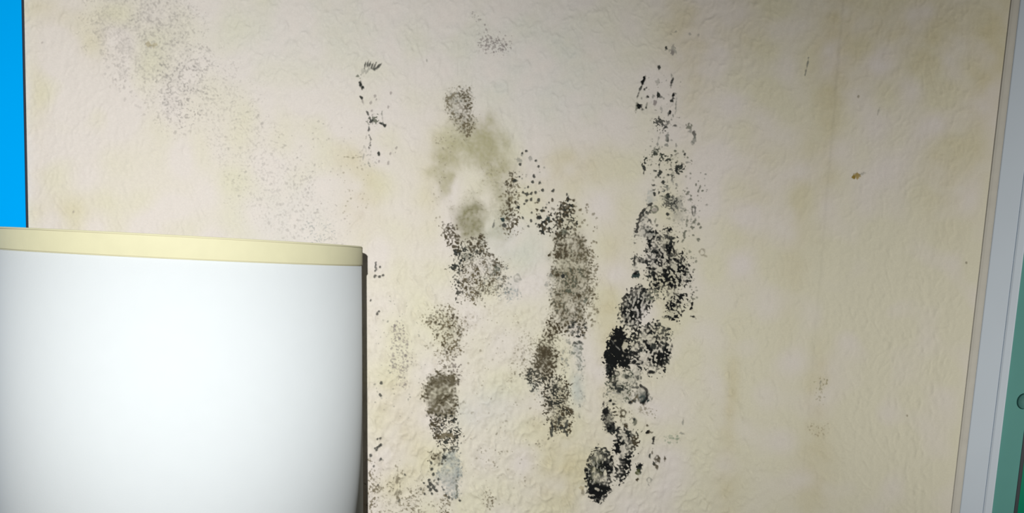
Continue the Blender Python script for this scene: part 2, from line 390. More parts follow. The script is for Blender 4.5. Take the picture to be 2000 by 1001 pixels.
area(C7, 'haze', .62, (.25, .22, .15), 1, 10, 5); area(C7, 'strk', .42, BROWN, .75, 7, 5); area(C7, 'speck', .46, DBROWN, .72, 7, 5); area(C7, 'ret', .25, GREEN, .6, 7, 5)
area([(1082, 462), (1108, 458), (1108, 510), (1090, 505), (1080, 500)], 'strk', .50, DBROWN, .85, 5, 4)
line([(1096, 475), (1094, 500)], 1.6, DBROWN, .8); line([(1104, 470), (1105, 500)], 1.5, DBROWN, .8); line([(1084, 462), (1086, 500), (1084, 520)], 1.5, DBROWN, .7, gaps=.3)
area(ell(1120, 545, 26, 24), 'mix', .38, GREEN, .65, 8, 5)
area([(1140, 480), (1160, 480), (1164, 600), (1145, 620), (1140, 560)], 'ret', .3, BROWN, .65, 8, 5)
dot(1088, 537, 4, 4, 0, DBROWN, .95); dot(1099, 538, 4, 4.6, 0, INK, .95); dot(1131, 577, 3.6, 4.6, 0, DBROWN, .9); dot(1143, 586, 4, 5, 0, GREEN, .8)
spray(ell(1075, 555, 10, 26), 25, 1, 2.2, GREY, .4, .7, 29); dot(1068, 555, 4, 5, 0, GREY, .4)
area(ell(1125, 640, 18, 16), 'mix', .5, DBROWN, .85, 6, 4); spray(ell(1125, 642, 22, 18), 26, 1.6, 3.4, INK, .5, .9, 30)

patch(8, 'mould_patch', 'dark brown mould arm slanting down from the central column')
A8 = [(1078, 622), (1100, 645), (1088, 668), (1084, 700), (1087, 720), (1072, 742), (1050, 745), (1022, 738), (1031, 708), (1056, 672), (1068, 645)]
area(A8, 'haze', .62, BROWN, 1, 14, 7); area(A8, 'speck', .60, DBROWN, .9, 8, 5)
area(ell(1064, 700, 22, 30, 10), 'haze', .9, DBROWN, 1, 10, 5); area(ell(1060, 702, 22, 28, 10), 'speck', .62, DBROWN, .9, 8, 5); area(ell(1082, 655, 12, 26, 15), 'speck', .6, DBROWN, .8, 6, 4)
area([(1014, 736), (1040, 715), (1060, 730), (1075, 770), (1056, 778), (1035, 755)], 'mix', .52, INK, .85, 6, 5); area([(1020, 745), (1045, 740), (1066, 790), (1050, 772)], 'haze', .4, SLATE, 1, 8, 4)
L8 = [(1072, 735), (1095, 735), (1113, 757), (1114, 800), (1112, 835), (1098, 832), (1083, 845), (1072, 830), (1066, 800), (1060, 770)]
area(L8, 'ret', .46, INK, .92, 6, 6); area(L8, 'speck', .56, DBROWN, .95, 6, 6); area(L8, 'haze', .42, BROWN, 1, 8, 5)
area(ell(1083, 770, 12, 32, -6), 'speck', .5, INK, .8, 6, 4)
line([(1078, 828), (1077, 850)], 2.6, INK, .9, 1.2); line([(1108, 822), (1102, 838), (1106, 848)], 2.4, INK, .9, 1.2); line([(1092, 815), (1090, 832)], 2, INK, .85, 1); dot(1116, 802, 4, 5, 0, DBROWN, .85); dot(1096, 835, 4, 3, 0, INK, .85); dot(1071, 855, 2, 3, 20, DBROWN, .7)
spray([(1020, 640), (1060, 660), (1020, 740), (990, 720)], 70, 1, 2.2, TAN, .35, .7, 31); area([(1030, 650), (1060, 650), (1040, 720), (1005, 735)], 'speck', .28, TAN, .6, 16, 6)
area([(1120, 668), (1137, 668), (1137, 720), (1124, 722)], 'haze', .5, SLATE, 1, 6, 3); area([(1120, 668), (1137, 668), (1137, 720), (1124, 722)], 'speck', .45, GREEN, .6, 5, 3); line([(1119, 669), (1135, 668)], 2, INK, .85, 1.2); dot(1142, 660, 3, 2, 0, TAN, .7)
area(ell(1130, 760, 9, 32), 'haze', .28, SLATE, 1, 8, 4); spray(ell(1130, 760, 12, 40), 20, 1, 2, GREY, .3, .6, 32); dot(1131, 812, 1.8, 4, -20, GREY, .7)
spray([(1106, 660), (1118, 650), (1112, 720), (1100, 740), (1096, 700)], 34, 1.2, 2.6, GREY, .4, .75, 33)
spray([(1030, 868), (1060, 862), (1060, 880)], 8, 1, 2, TAN, .5, .8, 34)

patch(9, 'mould_speckle', 'brown mould speckles above the dark brown blot, right of the lampshade')
E9 = [(830, 622), (848, 608), (884, 602), (906, 645), (899, 675), (890, 706), (893, 730), (866, 722), (860, 664), (836, 632)]
area(E9, 'haze', .16, TAN, 1, 12, 6); area(E9, 'speck', .42, BROWN, .85, 9, 6); area(ell(882, 650, 18, 34), 'speck', .50, BROWN, .80, 9, 5); area(ell(884, 650, 22, 40), 'haze', .24, TAN, 1, 14, 5)
spray(E9, 80, 1.4, 3.0, DBROWN, .4, .8, 35); spray([(816, 600), (870, 590), (925, 640), (905, 700), (830, 690)], 70, 1, 2.2, BROWN, .35, .7, 36)
area(ell(888, 725, 8, 28), 'speck', .45, VIOL, .7, 5, 4)
patch(10, 'mould_speckle', 'thin violet grey mould speckles closest to the right side of the lampshade')
area(ell(781, 690, 14, 58, -4), 'speck', .30, VIOL, .6, 10, 6); spray(ell(781, 690, 18, 66, -4), 90, 1.1, 2.6, VIOL, .4, .75, 37)
spray([(735, 560), (830, 600), (840, 720), (800, 820), (730, 800)], 90, .9, 2.0, GREY, .3, .65, 38)
for x, y, r in [(734, 517, 2.5), (733, 528, 2), (742, 521, 2), (733, 539, 3), (741, 540, 2.4), (748, 537, 2.4), (737, 612, 2.6), (740, 608, 2), (744, 746, 3), (743, 771, 3), (724, 586, 2),
                (737, 856, 2), (743, 855, 2.2), (741, 869, 3), (737, 873, 2.6), (744, 868, 2.4), (735, 878, 2.6), (732, 874, 2), (744, 896, 3), (724, 888, 3), (730, 910, 2.4), (738, 946, 2), (779, 978, 3.2), (791, 926, 2)]:
    dot(x, y, r, r * 1.15, 15, INK, .75)
line([(733, 512), (735, 526)], 1.4, INK, .7)
area(ell(779, 945, 6, 45), 'strk', .45, TAN, .8, 6, 4); dot(776, 935, 3, 10, 4, BROWN, .6); dot(776, 965, 3, 12, 0, TAN, .7)
area([(722, 940), (830, 950), (850, 1080), (722, 1080)], 'speck', .26, TAN, .75, 20, 10); spray([(722, 920), (840, 930), (850, 1060), (722, 1060)], 90, 1, 2.6, BROWN, .35, .7, 39)
area(ell(806, 985, 16, 26), 'speck', .45, TAN, .75, 8, 5)
area([(722, 900), (732, 920), (736, 1080), (722, 1080)], 'speck', .5, BROWN, .7, 6, 4)

patch(11, 'mould_patch', 'smooth dark brown mould blot above the blue grey mould')
E11 = [(835, 733), (860, 729), (887, 731), (894, 773), (887, 812), (864, 818), (840, 806), (829, 790), (832, 757)]
area(E11, 'haze', 1.15, (.150, .130, .085), 1, 7, 4); area(E11, 'speck', .34, DBROWN, .55, 6, 4); area(ell(876, 790, 14, 26), 'speck', .4, DBROWN, .8, 6, 4)
area(ell(862, 752, 26, 20), 'haze', .25, GREEN, 1, 8, 5)
for i, (x, y) in enumerate([(865, 775), (872, 768), (858, 790), (874, 785), (866, 800), (880, 760)]): clear(x, y, 4, 1.6, -50 + 30 * i, .5, .6)
E11b = [(838, 820), (892, 812), (897, 850), (893, 878), (872, 880), (858, 872), (850, 850)]
area(E11b, 'ret', .55, DBROWN, .92, 6, 5); area(E11b, 'speck', .40, INK, .85, 6, 5); line([(858, 852), (875, 847), (886, 852)], 4, BROWN, .9, 1.6); line([(891, 815), (893, 880)], 2.4, INK, .75, 1.4, .3)
spray([(835, 810), (860, 820), (860, 870), (845, 850)], 34, 1.6, 3.4, DBROWN, .5, .9, 40)

patch(12, 'mould_patch', 'blue grey mould patch with black dotted edge at the bottom of the wall')
E12 = [(866, 885), (895, 868), (896, 950), (890, 968), (870, 955), (852, 929), (858, 905)]
area(E12, 'haze', .72, SLATE, 1, 7, 5); area(E12, 'speck', .30, GREY, .6, 6, 4); area(ell(880, 940, 14, 22), 'haze', .35, GREY, 1, 8, 4)
area([(843, 882), (862, 880), (865, 906), (848, 910)], 'haze', .7, BROWN, 1, 5, 4); area([(843, 882), (862, 880), (865, 906), (848, 910)], 'speck', .4, DBROWN, .8, 5, 4)
for x, y, r in [(843, 915, 3.2), (842, 903, 2.6), (846, 925, 2.8), (841, 944, 4.2), (838, 936, 3), (847, 950, 4), (841, 955, 3.4), (852, 957, 3), (836, 950, 2.6), (829, 963, 2.2), (828, 942, 2), (822, 955, 2), (843, 963, 2.4), (898, 976, 2.2), (870, 965, 2.4), (877, 971, 2.2), (868, 892, 4), (856, 935, 2)]:
    dot(x, y, r, r * 1.15, 0, INK, .8)
line([(848, 938), (862, 948), (872, 965), (886, 976)], 1.6, INK, .7, 1.2, .25); line([(892, 930), (893, 972)], 1.6, GREEN, .7, 1, .3)
area(ell(866, 1000, 9, 22), 'mix', .5, BROWN, .85, 5, 5); spray(ell(866, 990, 14, 30), 26, 1.2, 2.8, BROWN, .5, .85, 41)
area(ell(956, 975, 9, 14), 'speck', .45, TAN, .75, 5, 4); spray(ell(956, 978, 10, 16), 14, 1, 2.2, BROWN, .5, .8, 42)
spray([(900, 620), (1020, 610), (1070, 900), (1000, 1000), (910, 960)], 170, .9, 2.2, TAN, .3, .7, 43); spray([(935, 870), (980, 880), (970, 915), (940, 905)], 22, 1, 2.2, BROWN, .4, .7, 44)

patch(13, 'mould_mark', 'scattered small black mould marks at the top of the black streak')
for x, y, rx, ry, an, c, al in [(1300, 94, 2.8, 3.4, 0, INK, .85), (1315, 98, 7, 9, 0, GREY, .55), (1313, 102, 4, 4, 0, VIOL, .7), (1318, 62, 4, 2, -10, GREY, .6), (1310, 67, 2, 2, 0, GREY, .4), (1348, 66, 3, 2, 20, GREY, .5), (1364, 68, 2, 2, 0, GREY, .4),
        (1287, 132, 3, 4, 0, INK, .85), (1285, 160, 4, 5, 0, PALE, .6), (1256, 158, 3.4, 10, 22, BLACK, .97), (1251, 172, 2.2, 7, 25, INK, .8), (1246, 186, 1.8, 6, 15, INK, .7), (1243, 208, 2.4, 9, 8, GREEN, .8), (1249, 207, 6, 4, 25, BLACK, .92), (1258, 175, 2.4, 3, 0, INK, .8),
        (1265, 189, 2.8, 2.8, 0, BLACK, .9), (1263, 171, 1.8, 2.2, 0, INK, .7), (1264, 203, 2, 4, 0, GREEN, .7), (1255, 213, 3, 2, 0, INK, .7), (1262, 211, 2, 2, 0, INK, .8), (1253, 192, 1.6, 2, 0, GREY, .7),
        (1286, 185, 4, 5, 20, INK, .92), (1291, 189, 4, 3, 10, INK, .6), (1278, 200, 3.6, 6, 0, VIOL, .85), (1275, 189, 1.8, 4, 0, GREY, .7), (1291, 211, 3, 4, 0, GREY, .5), (1312, 161, 2.2, 10, 12, INK, .85), (1311, 148, 1.4, 6, 0, GREY, .7),
        (1315, 188, 2.8, 7, 12, BLACK, .95), (1312, 196, 2.4, 5, 10, INK, .85), (1320, 207, 1.4, 14, 5, GREY, .75), (1308, 221, 2.4, 5, 12, BLACK, .95), (1315, 226, 1.5, 4, 0, GREY, .7), (1318, 245, 2.6, 2, 0, INK, .7), (1296, 192, 1.6, 2, 0, GREY, .6),
        (1303, 268, 3.2, 9, 8, GREY, .85), (1302, 283, 4, 4, 0, GREY, .75), (1305, 272, 1.6, 6, 8, INK, .6), (1321, 284, 1.8, 3, 0, GREY, .7), (1346, 247, 5.5, 5.5, 0, GREEN, .75), (1348, 256, 4, 4, 0, GREY, .65), (1356, 262, 3.4, 8, -12, INK, .7), (1357, 272, 4.5, 7, 0, GREY, .7), (1353, 280, 3, 4, 0, GREY, .5), (1378, 340, 2.6, 1.8, 0, GREY, .8)]:
    dot(x, y, rx, ry, an, c, al, .35)
area(ell(1294, 244, 15, 9, 15), 'ret', .55, INK, .8, 4, 4); line([(1286, 228), (1291, 240), (1304, 250)], 1.6, INK, .7, 1.2); line([(1307, 236), (1296, 252)], 1.5, INK, .7, 1.2); line([(1290, 257), (1283, 280)], 1.1, PALE, .8)
spray([(1240, 150), (1330, 140), (1330, 290), (1270, 290)], 50, 1, 2, GREY, .35, .7, 45)

patch(14, 'mould_patch', 'loose grey black mould clumps in the upper middle of the black streak')
for cx, cy, rx, ry, an in [(1269, 310, 7, 12, 15), (1262, 315, 5, 7, 0), (1283, 297, 10, 10, 0), (1290, 306, 7, 10, 10), (1326, 328, 9, 8, 0), (1306, 308, 6, 6, 0)]:
    area(ell(cx, cy, rx, ry, an), 'mix', .62, GREEN, .85, 4, 3); area(ell(cx, cy, rx * .8, ry * .8, an), 'wild', .35, INK, .8, 4, 3)
for x, y, rx, ry, an in [(1258, 328, 4, 4, 0), (1257, 337, 1.6, 4, 0), (1288, 339, 4, 6, -10), (1310, 331, 2.6, 2.6, 0), (1305, 341, 2.2, 2.6, 0), (1281, 333, 4, 2.4, 0), (1295, 356, 3, 3.4, 20), (1287, 322, 1.8, 4, 0), (1302, 312, 3, 2.4, -30), (1320, 329, 4, 4, 0), (1330, 326, 4, 6, 10), (1324, 338, 3, 3, 0), (1337, 301, 2.4, 2.4, 0), (1313, 345, 3, 4, 0), (1277, 361, 4, 1.8, 10), (1275, 371, 3.4, 2, -20), (1278, 378, 3.4, 3.4, 0), (1286, 375, 1.8, 4, 0)]:
    dot(x, y, rx, ry, an, INK, .85, .4)
line([(1305, 311), (1313, 304), (1325, 299)], 1.4, INK, .75, 1); line([(1312, 352), (1322, 362)], 1.5, GREY, .7, 1); line([(1340, 316), (1348, 317)], 1.3, GREY, .7)
area(ell(1272, 386, 8, 14), 'haze', .55, SLATE, 1, 5, 3); area(ell(1303, 365, 9, 14), 'mix', .45, GREY, .8, 5, 4)
area([(1290, 386), (1303, 378), (1330, 384), (1332, 405), (1312, 412), (1296, 402)], 'haze', .62, GREY, 1, 5, 4); area([(1290, 386), (1303, 378), (1325, 384), (1322, 404), (1306, 412), (1296, 402)], 'mix', .55, INK, .85, 4, 4); dot(1305, 381, 4, 5, 0, INK, .85); dot(1305, 418, 4, 3.4, 0, INK, .85)
for x, y, rx, ry, an in [(1343, 377, 3.6, 3, -30), (1349, 390, 2.4, 3, 0), (1367, 366, 1.6, 4, 10), (1364, 373, 1.6, 4, 10), (1372, 372, 1.8, 2.4, 0), (1356, 434, 3, 7, 15), (1352, 443, 3, 3.4, 0), (1364, 437, 4, 3, 20), (1368, 443, 3, 2, 20), (1342, 433, 2, 8, 6), (1336, 458, 3.2, 6, 8), (1333, 469, 2.4, 4, 0), (1363, 467, 3, 3, 0)]:
    dot(x, y, rx, ry, an, GREEN, .8, .45)
ring(1355, 411, 3, 10, 1.4, INK, .75); area(ell(1340, 420, 20, 26), 'speck', .2, PALE, .8, 10, 5); area(ell(1326, 420, 14, 16), 'haze', .35, GREY, 1, 8, 4)
ring(1278, 408, 7, 6, 1.6, GREEN, .8); dot(1278, 409, 5, 4, 0, VIOL, .7)
spray([(1245, 290), (1340, 285), (1390, 370), (1370, 470), (1320, 470), (1280, 380)], 110, 1.1, 2.6, GREEN, .4, .8, 46)
line([(1272, 398), (1264, 403), (1256, 412), (1250, 425), (1246, 438), (1242, 452)], 2.6, BLACK, .9, 1.6)
area([(1262, 405), (1270, 412), (1262, 432), (1270, 445), (1282, 462), (1268, 468), (1246, 466), (1238, 474), (1242, 448), (1250, 428)], 'haze', .55, GREY, 1, 5, 4)
area([(1262, 405), (1270, 412), (1262, 432), (1270, 445), (1282, 462), (1268, 468), (1246, 466), (1240, 470), (1242, 448), (1250, 428)], 'wild', .45, INK, .8, 5, 4)
line([(1264, 424), (1272, 438), (1282, 439)], 1.3, INK, .75, 1); line([(1280, 428), (1278, 440)], 1.1, GREEN, .7)

patch(15, 'mould_patch', 'dense net of black mould strokes in the middle of the black streak')
R15 = [(1264, 466), (1282, 455), (1306, 444), (1318, 470), (1330, 500), (1346, 516), (1347, 545), (1330, 562), (1334, 602), (1322, 622), (1304, 618), (1298, 578), (1272, 560), (1262, 520)]
area(R15, 'wild', .52, BLACK, .90, 6, 5, .07); area(R15, 'ret', .30, INK, .85, 6, 5); area(R15, 'haze', .30, GREEN, 1, 8, 5)
area([(1290, 510), (1330, 520), (1330, 570), (1296, 575), (1275, 560), (1275, 530)], 'wild', .45, BLACK, .92, 6, 5, .07)
for x, y, rx, ry, an in [(1306, 449, 4, 5, 20), (1266, 470, 2.4, 8, -15), (1270, 480, 3, 6, -20), (1284, 492, 4, 6, 25), (1293, 500, 3, 7, 0), (1306, 485, 6, 9, -15), (1315, 487, 2, 9, -12), (1268, 524, 5, 3, 30), (1276, 535, 3, 6, -20), (1300, 540, 9, 4, 45), (1310, 556, 4, 7, -40), (1298, 528, 3, 6, -10), (1284, 556, 6, 4, 0), (1278, 545, 3, 7, -20), (1322, 508, 2.4, 6, -60), (1338, 522, 4, 4, 20), (1338, 532, 3, 7, -10), (1331, 520, 3, 2, 0), (1352, 592, 2, 7, 5), (1350, 602, 2.6, 3, 0), (1354, 618, 4, 2, 20), (1353, 575, 2, 3, 0), (1340, 575, 2.6, 2.6, 0)]:
    dot(x, y, rx, ry, an, BLACK, .9, .5)
area([(1300, 575), (1332, 570), (1336, 605), (1322, 622), (1302, 615)], 'wild', .5, BLACK, .9, 5, 5, .07); line([(1294, 618), (1310, 620)], 2, INK, .85, 1)
ring(1371, 492, 5, 6, 1.3, TAN, .7); dot(1379, 500, 4, 2, 20, TAN, .6)
spray([(1335, 480), (1360, 500), (1362, 580), (1340, 600)], 45, 1.1, 2.6, GREEN, .4, .8, 47)
# small blots on the left edge
area([(1236, 500), (1240, 494), (1246, 498), (1266, 506), (1264, 514), (1250, 512), (1246, 530), (1236, 530)], 'wild', .62, INK, .9, 4, 3)
dot(1239, 508, 2, 10, 4, BLACK, .8); dot(1249, 508, 2, 6, -10, BLACK, .8); dot(1262, 508, 3, 5, 10, BLACK, .85); dot(1256, 512, 5, 2, 0, INK, .8)
area(ell(1241, 525, 6, 12), 'haze', .45, GREY, 1, 4, 3); dot(1242, 537, 7.5, 6.5, 0, TEALG, .95); dot(1241, 533, 5, 3, 0, BLACK, .9)
dot(1252, 559, 4, 2.4, -10, INK, .8); area(ell(1270, 548, 10, 14), 'wild', .4, INK, .8, 5, 4)

patch(16, 'mould_patch', 'rounded grey black mould lobe just above the solid black core')
P16 = [(1211, 622), (1211, 602), (1217, 584), (1226, 570), (1240, 559), (1256, 562), (1268, 572), (1274, 586), (1266, 600), (1256, 622), (1244, 640), (1226, 642), (1216, 636)]
area(P16, 'haze', .55, GREY, 1, 5, 4); area(P16, 'strk', .58, BLACK, .9, 5, 4); area(P16, 'wild', .25, INK, .8, 5, 4)
line([(1212, 620), (1212, 602), (1218, 584), (1227, 571), (1240, 561), (1254, 563)], 3.2, BLACK, .88, 2.2, .15)
for r in (8, 13): ring(1226, 608, r * .8, r * 1.3, 1.2, BLACK, .65, 100, 330)
area(ell(1247, 606, 18, 16, -20), 'wild', .55, BLACK, .92, 6, 5, .07)
area(ell(1240, 585, 12, 13), 'haze', .3, PALE, 1, 6, 4)
for k in range(4): line([(1262, 566 + 6 * k), (1286, 563 + 6 * k)], 1.6, GREEN if k % 2 else INK, .75, 1.4)
area([(1224, 620), (1250, 612), (1252, 640), (1248, 664), (1230, 664)], 'speck', .55, BLACK, .92, 5, 4, .07)

patch(17, 'mould_patch', 'solid black mould core of the streak')
P17 = [(1202, 643), (1212, 640), (1221, 648), (1228, 662), (1231, 687), (1231, 710), (1226, 722), (1216, 716), (1207, 705), (1205, 713), (1197, 722), (1191, 738), (1184, 730), (1180, 712), (1180, 695), (1185, 678), (1192, 657)]
area(P17, 'haze', 2.2, BLACK, 1, 3.5, 4)
clear(1220, 674, 5, 9, 12, .8); clear(1225, 719, 2.6, 2.6, 0, .9); clear(1206, 724, 3, 8, 8, .8)
line([(1194, 664), (1202, 675), (1210, 682)], .9, PALE, .8, .5)
area(ell(1185, 726, 6, 12), 'wild', .6, INK, .9, 4, 4); ring(1196, 738, 5, 8, 2, BLACK, .85); ring(1203, 729, 6, 5, 1.8, BLACK, .85)
spray([(1182, 655), (1200, 640), (1225, 640), (1235, 690), (1232, 725)], 40, 1.2, 3, BLACK, .6, .95, 48)

patch(18, 'mould_patch', 'broad black and bare mottled mould right of the solid black core')
P18 = [(1230, 655), (1252, 640), (1268, 625), (1292, 636), (1308, 655), (1307, 690), (1300, 718), (1282, 730), (1268, 728), (1262, 716), (1246, 712), (1232, 700)]
area(P18, 'wild', .56, BLACK, .90, 6, 5, .07); area(P18, 'speck', .26, INK, .85, 6, 5); area(P18, 'haze', .26, GREEN, 1, 8, 5)
area([(1262, 672), (1300, 665), (1304, 700), (1290, 722), (1275, 712)], 'strk', .55, BLACK, .93, 5, 5, .07); dot(1272, 726, 8, 4, 0, BLACK, .85); dot(1290, 708, 7, 6, 30, BLACK, .85)
ring(1265, 645, 5, 6, 1.5, BLACK, .8); dot(1287, 633, 4, 4, 0, INK, .8); dot(1262, 668, 6, 5, 0, BLACK, .85); dot(1276, 676, 6, 6, 0, INK, .85); dot(1241, 690, 8, 4, 20, BLACK, .85); dot(1238, 708, 5, 4, 0, BLACK, .85)
clear(1257, 697, 9, 9, 0, .85); clear(1288, 602, 12, 20, 6, .92); clear(1270, 664, 5, 8, 0, .5)
spray([(1290, 630), (1315, 640), (1310, 700), (1296, 730)], 40, 1.2, 3, INK, .5, .9, 49)
area([(1186, 740), (1205, 728), (1232, 725), (1250, 718), (1252, 745), (1240, 760), (1234, 786), (1186, 786)], 'haze', .42, GREY, 1, 7, 5)
area([(1186, 745), (1205, 728), (1232, 725), (1240, 740), (1234, 780), (1186, 780)], 'mix', .42, GREEN, .85, 6, 5); area(ell(1210, 752, 14, 12), 'wild', .4, INK, .85, 5, 4)
dot(1200, 750, 4, 3, 0, INK, .85); ring(1210, 757, 7, 5, 1.5, INK, .8); dot(1224, 735, 4, 4, 0, INK, .8); line([(1186, 766), (1212, 768)], 1, PALE, .7)
area(ell(1245, 728, 8, 18), 'haze', .4, GREEN, 1, 6, 4); area(ell(1245, 740, 8, 16), 'strk', .35, INK, .7, 5, 4)
area(ell(1252, 770, 14, 17), 'haze', .5, GREEN, 1, 5, 3); area(ell(1254, 774, 10, 11), 'haze', 1.0, TEALG, 1, 5, 3)
ring(1249, 770, 15, 17, 2.6, BLACK, .9, -80, 80); line([(1236, 757), (1252, 756)], 1.8, INK, .8, 1.2); dot(1232, 785, 4, 5, 30, BLACK, .85); dot(1240, 782, 3, 4, 0, INK, .8); area(ell(1240, 772, 6, 12), 'wild', .45, BROWN, .8, 4, 4)

patch(19, 'mould_patch', 'lower black mould clumps between the black core and the bottom colony')
P19 = [(1175, 800), (1182, 794), (1192, 798), (1197, 815), (1202, 837), (1195, 847), (1182, 838), (1175, 818)]
area(P19, 'haze', 1.1, INK, 1, 3.5, 3); area(P19, 'wild', .5, BLACK, .9, 4, 4); area(ell(1187, 817, 5, 7), 'haze', .5, GREY, 1, 4, 2)
dot(1178, 788, 2, 5, 0, BLACK, .85); dot(1191, 782, 4, 2.4, -25, BLACK, .9); dot(1198, 788, 3, 2.4, 0, BLACK, .85); dot(1183, 803, 7, 7, 0, BLACK, .85)
ring(1217, 806, 4.5, 6, 1.6, DBROWN, .85); dot(1213, 812, 3, 3, 0, DBROWN, .8); dot(1222, 830, 6, 4, 20, DBROWN, .9); dot(1200, 803, 2.4, 2.4, 0, INK, .8)
area([(1205, 798), (1230, 800), (1240, 815), (1232, 832), (1206, 834)], 'speck', .28, DBROWN, .7, 6, 4)
dot(1240, 822, 4, 7, 10, GREEN, .85); dot(1238, 818, 3, 3, 0, INK, .8); area(ell(1244, 803, 14, 8), 'ret', .3, TAN, .7, 5, 4)
C19 = [(1200, 840), (1225, 834), (1246, 846), (1243, 872), (1232, 892), (1229, 910), (1222, 928), (1208, 942), (1197, 934), (1203, 905), (1201, 870)]
area(C19, 'haze', .35, GREEN, 1, 4, 4); area(C19, 'wild', .66, BLACK, .92, 4, 4, .07); area(C19, 'speck', .35, INK, .85, 4, 4)
area([(1203, 895), (1222, 888), (1230, 898), (1222, 926), (1210, 940), (1198, 934)], 'clot', .85, BLACK, .95, 4, 4); area(ell(1207, 880, 5, 18), 'clot', .8, BLACK, .95, 4, 4); area(ell(1238, 862, 7, 13, 15), 'clot', .75, DBROWN, .95, 4, 4)
clear(1216, 876, 5, 8, 0, .75); clear(1222, 858, 4, 5, 0, .6); clear(1197, 915, 3, 5, 0, .7)

patch(20, 'mould_patch', 'oval black rimmed mould colony at the bottom tip of the streak')
P20 = [(1170, 874), (1185, 880), (1195, 897), (1197, 912), (1192, 930), (1190, 957), (1180, 974), (1167, 979), (1153, 970), (1148, 950), (1145, 922), (1150, 895), (1157, 879)]
area(P20, 'haze', .78, GREY, 1, 3.5, 3); area(P20, 'strk', .68, BLACK, .92, 3.5, 3, .08)
line(P20 + [P20[0]], 3.2, BLACK, .85, 2.2, .22)
area([(1148, 945), (1165, 940), (1192, 935), (1190, 957), (1180, 974), (1167, 979), (1153, 970)], 'clot', .88, BLACK, .96, 4, 3); area(ell(1186, 902, 9, 18, -15), 'clot', .7, BLACK, .9, 4, 4); area(ell(1172, 882, 14, 7), 'clot', .65, INK, .9, 4, 3)
clear(1181, 928, 3.4, 12, 4, .9); clear(1161, 915, 3, 6, 0, .6); clear(1167, 955, 5, 2.5, 30, .6); clear(1158, 966, 4, 1.6, 0, .6)
area(ell(1164, 918, 10, 26), 'strk', .3, (.24, .25, .15), .4, 5, 3)
dot(1138, 960, 3.4, 6, 0, TAN, .8); dot(1136, 952, 5, 4, 0, (.36, .27, .12), .5)

patch(21, 'mould_mark', 'small dark mould spots trailing right of the bottom colony')
for x, y, rx, ry, an, c, al in [(1248, 914, 6, 9, 5, INK, .9), (1249, 908, 6, 4, 0, BLACK, .9), (1245, 922, 4, 5, 0, (.10, .11, .04), .8), (1244, 935, 3, 3.4, 0, DBROWN, .9), (1265, 844, 4, 4, 0, BLACK, .9), (1264, 830, 2, 3, 0, DBROWN, .8), (1270, 843, 4, 2, 0, DBROWN, .8), (1276, 859, 2.6, 6, 5, BLACK, .85), (1274, 882, 1.4, 5, 5, DBROWN, .7), (1270, 890, 2.2, 5, 0, INK, .85), (1278, 903, 3, 4, 10, INK, .85), (1285, 898, 3, 8, 8, DBROWN, .8), (1282, 910, 3, 5, -10, DBROWN, .8), (1298, 895, 1.8, 5, -8, DBROWN, .8), (1260, 796, 3, 4, 0, BROWN, .7), (1250, 798, 3, 4, 0, TAN, .7), (1334, 822, 1.6, 6, 4, GREY, .6), (1332, 845, 4, 2, 0, GREY, .6)]:
    dot(x, y, rx, ry, an, c, al, .4)
ring(1284, 897, 4, 8, 1.3, DBROWN, .7); ring(1268, 937, 4, 5, 1.2, PALE, .75); line([(1266, 944), (1271, 952)], 1, PALE, .7)
spray([(1292, 850), (1325, 846), (1330, 862), (1300, 866)], 26, 1, 2.6, (.33, .38, .28), .5, .8, 50); spray([(1262, 795), (1284, 800), (1280, 815), (1264, 812)], 16, 1, 2, TAN, .5, .8, 51)

patch(22, 'rust_spot', 'small ochre stain on the bare right part of the wall')
dot(1673, 343, 8, 5.5, -15, (.36, .25, .055), .9, .3); dot(1668, 346, 4, 3, 0, (.30, .20, .03), .8); dot(1685, 339, 6, 2.4, -20, PALE, .5)
patch(23, 'scratch_mark', 'short slanted dark scratch on the upper right of the wall')
line([(1579, 112), (1577, 128), (1572, 147)], 1.1, GREY, .85, .5); line([(1718, 210), (1714, 224)], .8, PALE, .6, .4)
patch(24, 'mould_stain', 'small olive smudge low on the yellowed right part of the wall')
area(ell(1603, 760, 9, 22, 5), 'speck', .40, (.28, .25, .12), .6, 8, 4); dot(1602, 747, 1.8, 4, 10, GREY, .5); area(ell(1598, 838, 14, 10), 'speck', .25, (.30, .24, .14), .5, 7, 4)
for x, y in [(1772, 811), (1887, 513), (1676, 188)]: dot(x, y, 2.2, 2.4, 0, TAN, .8)
for i in PATCHES:
    pass

# ---- relief of the pasted paper, metres
WAVE = sstep(-0.6, 0.6, N200)
def crease(size, asp):
    a = gnoise(size, asp, -26, .8); b = gnoise(size, asp, 24, .8)
    n = a * WAVE + b * (1 - WAVE)
    return np.exp(-(n / 0.36) ** 2) * sstep(-1.2, 1.0, N20 + 0.6 * N60)       # thin broken folds
AMP = (0.62 + 0.38 * sstep(420, 720, _yy)) * (1 - 0.60 * sstep(1380, 1580, _xx)) * (0.55 + 0.45 * sstep(150, 700, _xx))
CR = crease(17, 1.9)
RELIEF = AMP * (0.0013 * CR + 0.00085 * crease(10, 1.7) + 0.00026 * gnoise(9, 1.6, 10, .7)) + 0.00010 * gnoise(30, 2.2, 8, .7) + 0.00003 * N5 + 0.00036 * N200
seam = _xx - (1648 - 0.085 * _yy)
DIRT = sstep(0.15, 0.0, CR) * sstep(-0.2, 1.0, N20 + 0.5 * N5) * sstep(380, 620, _yy) * sstep(1250, 1050, _xx)     # grime in the folds low down
tint(DIRT, (0.42, 0.37, 0.27), 0.16)
RELIEF = RELIEF + 0.0005 * sstep(-4, 2, seam) - 0.0004 * sstep(2, 40, seam)
seam2 = _xx - (1300 - 0.062 * _yy)
RELIEF = RELIEF + 0.0002 * np.exp(-(seam2 / 3) ** 2)
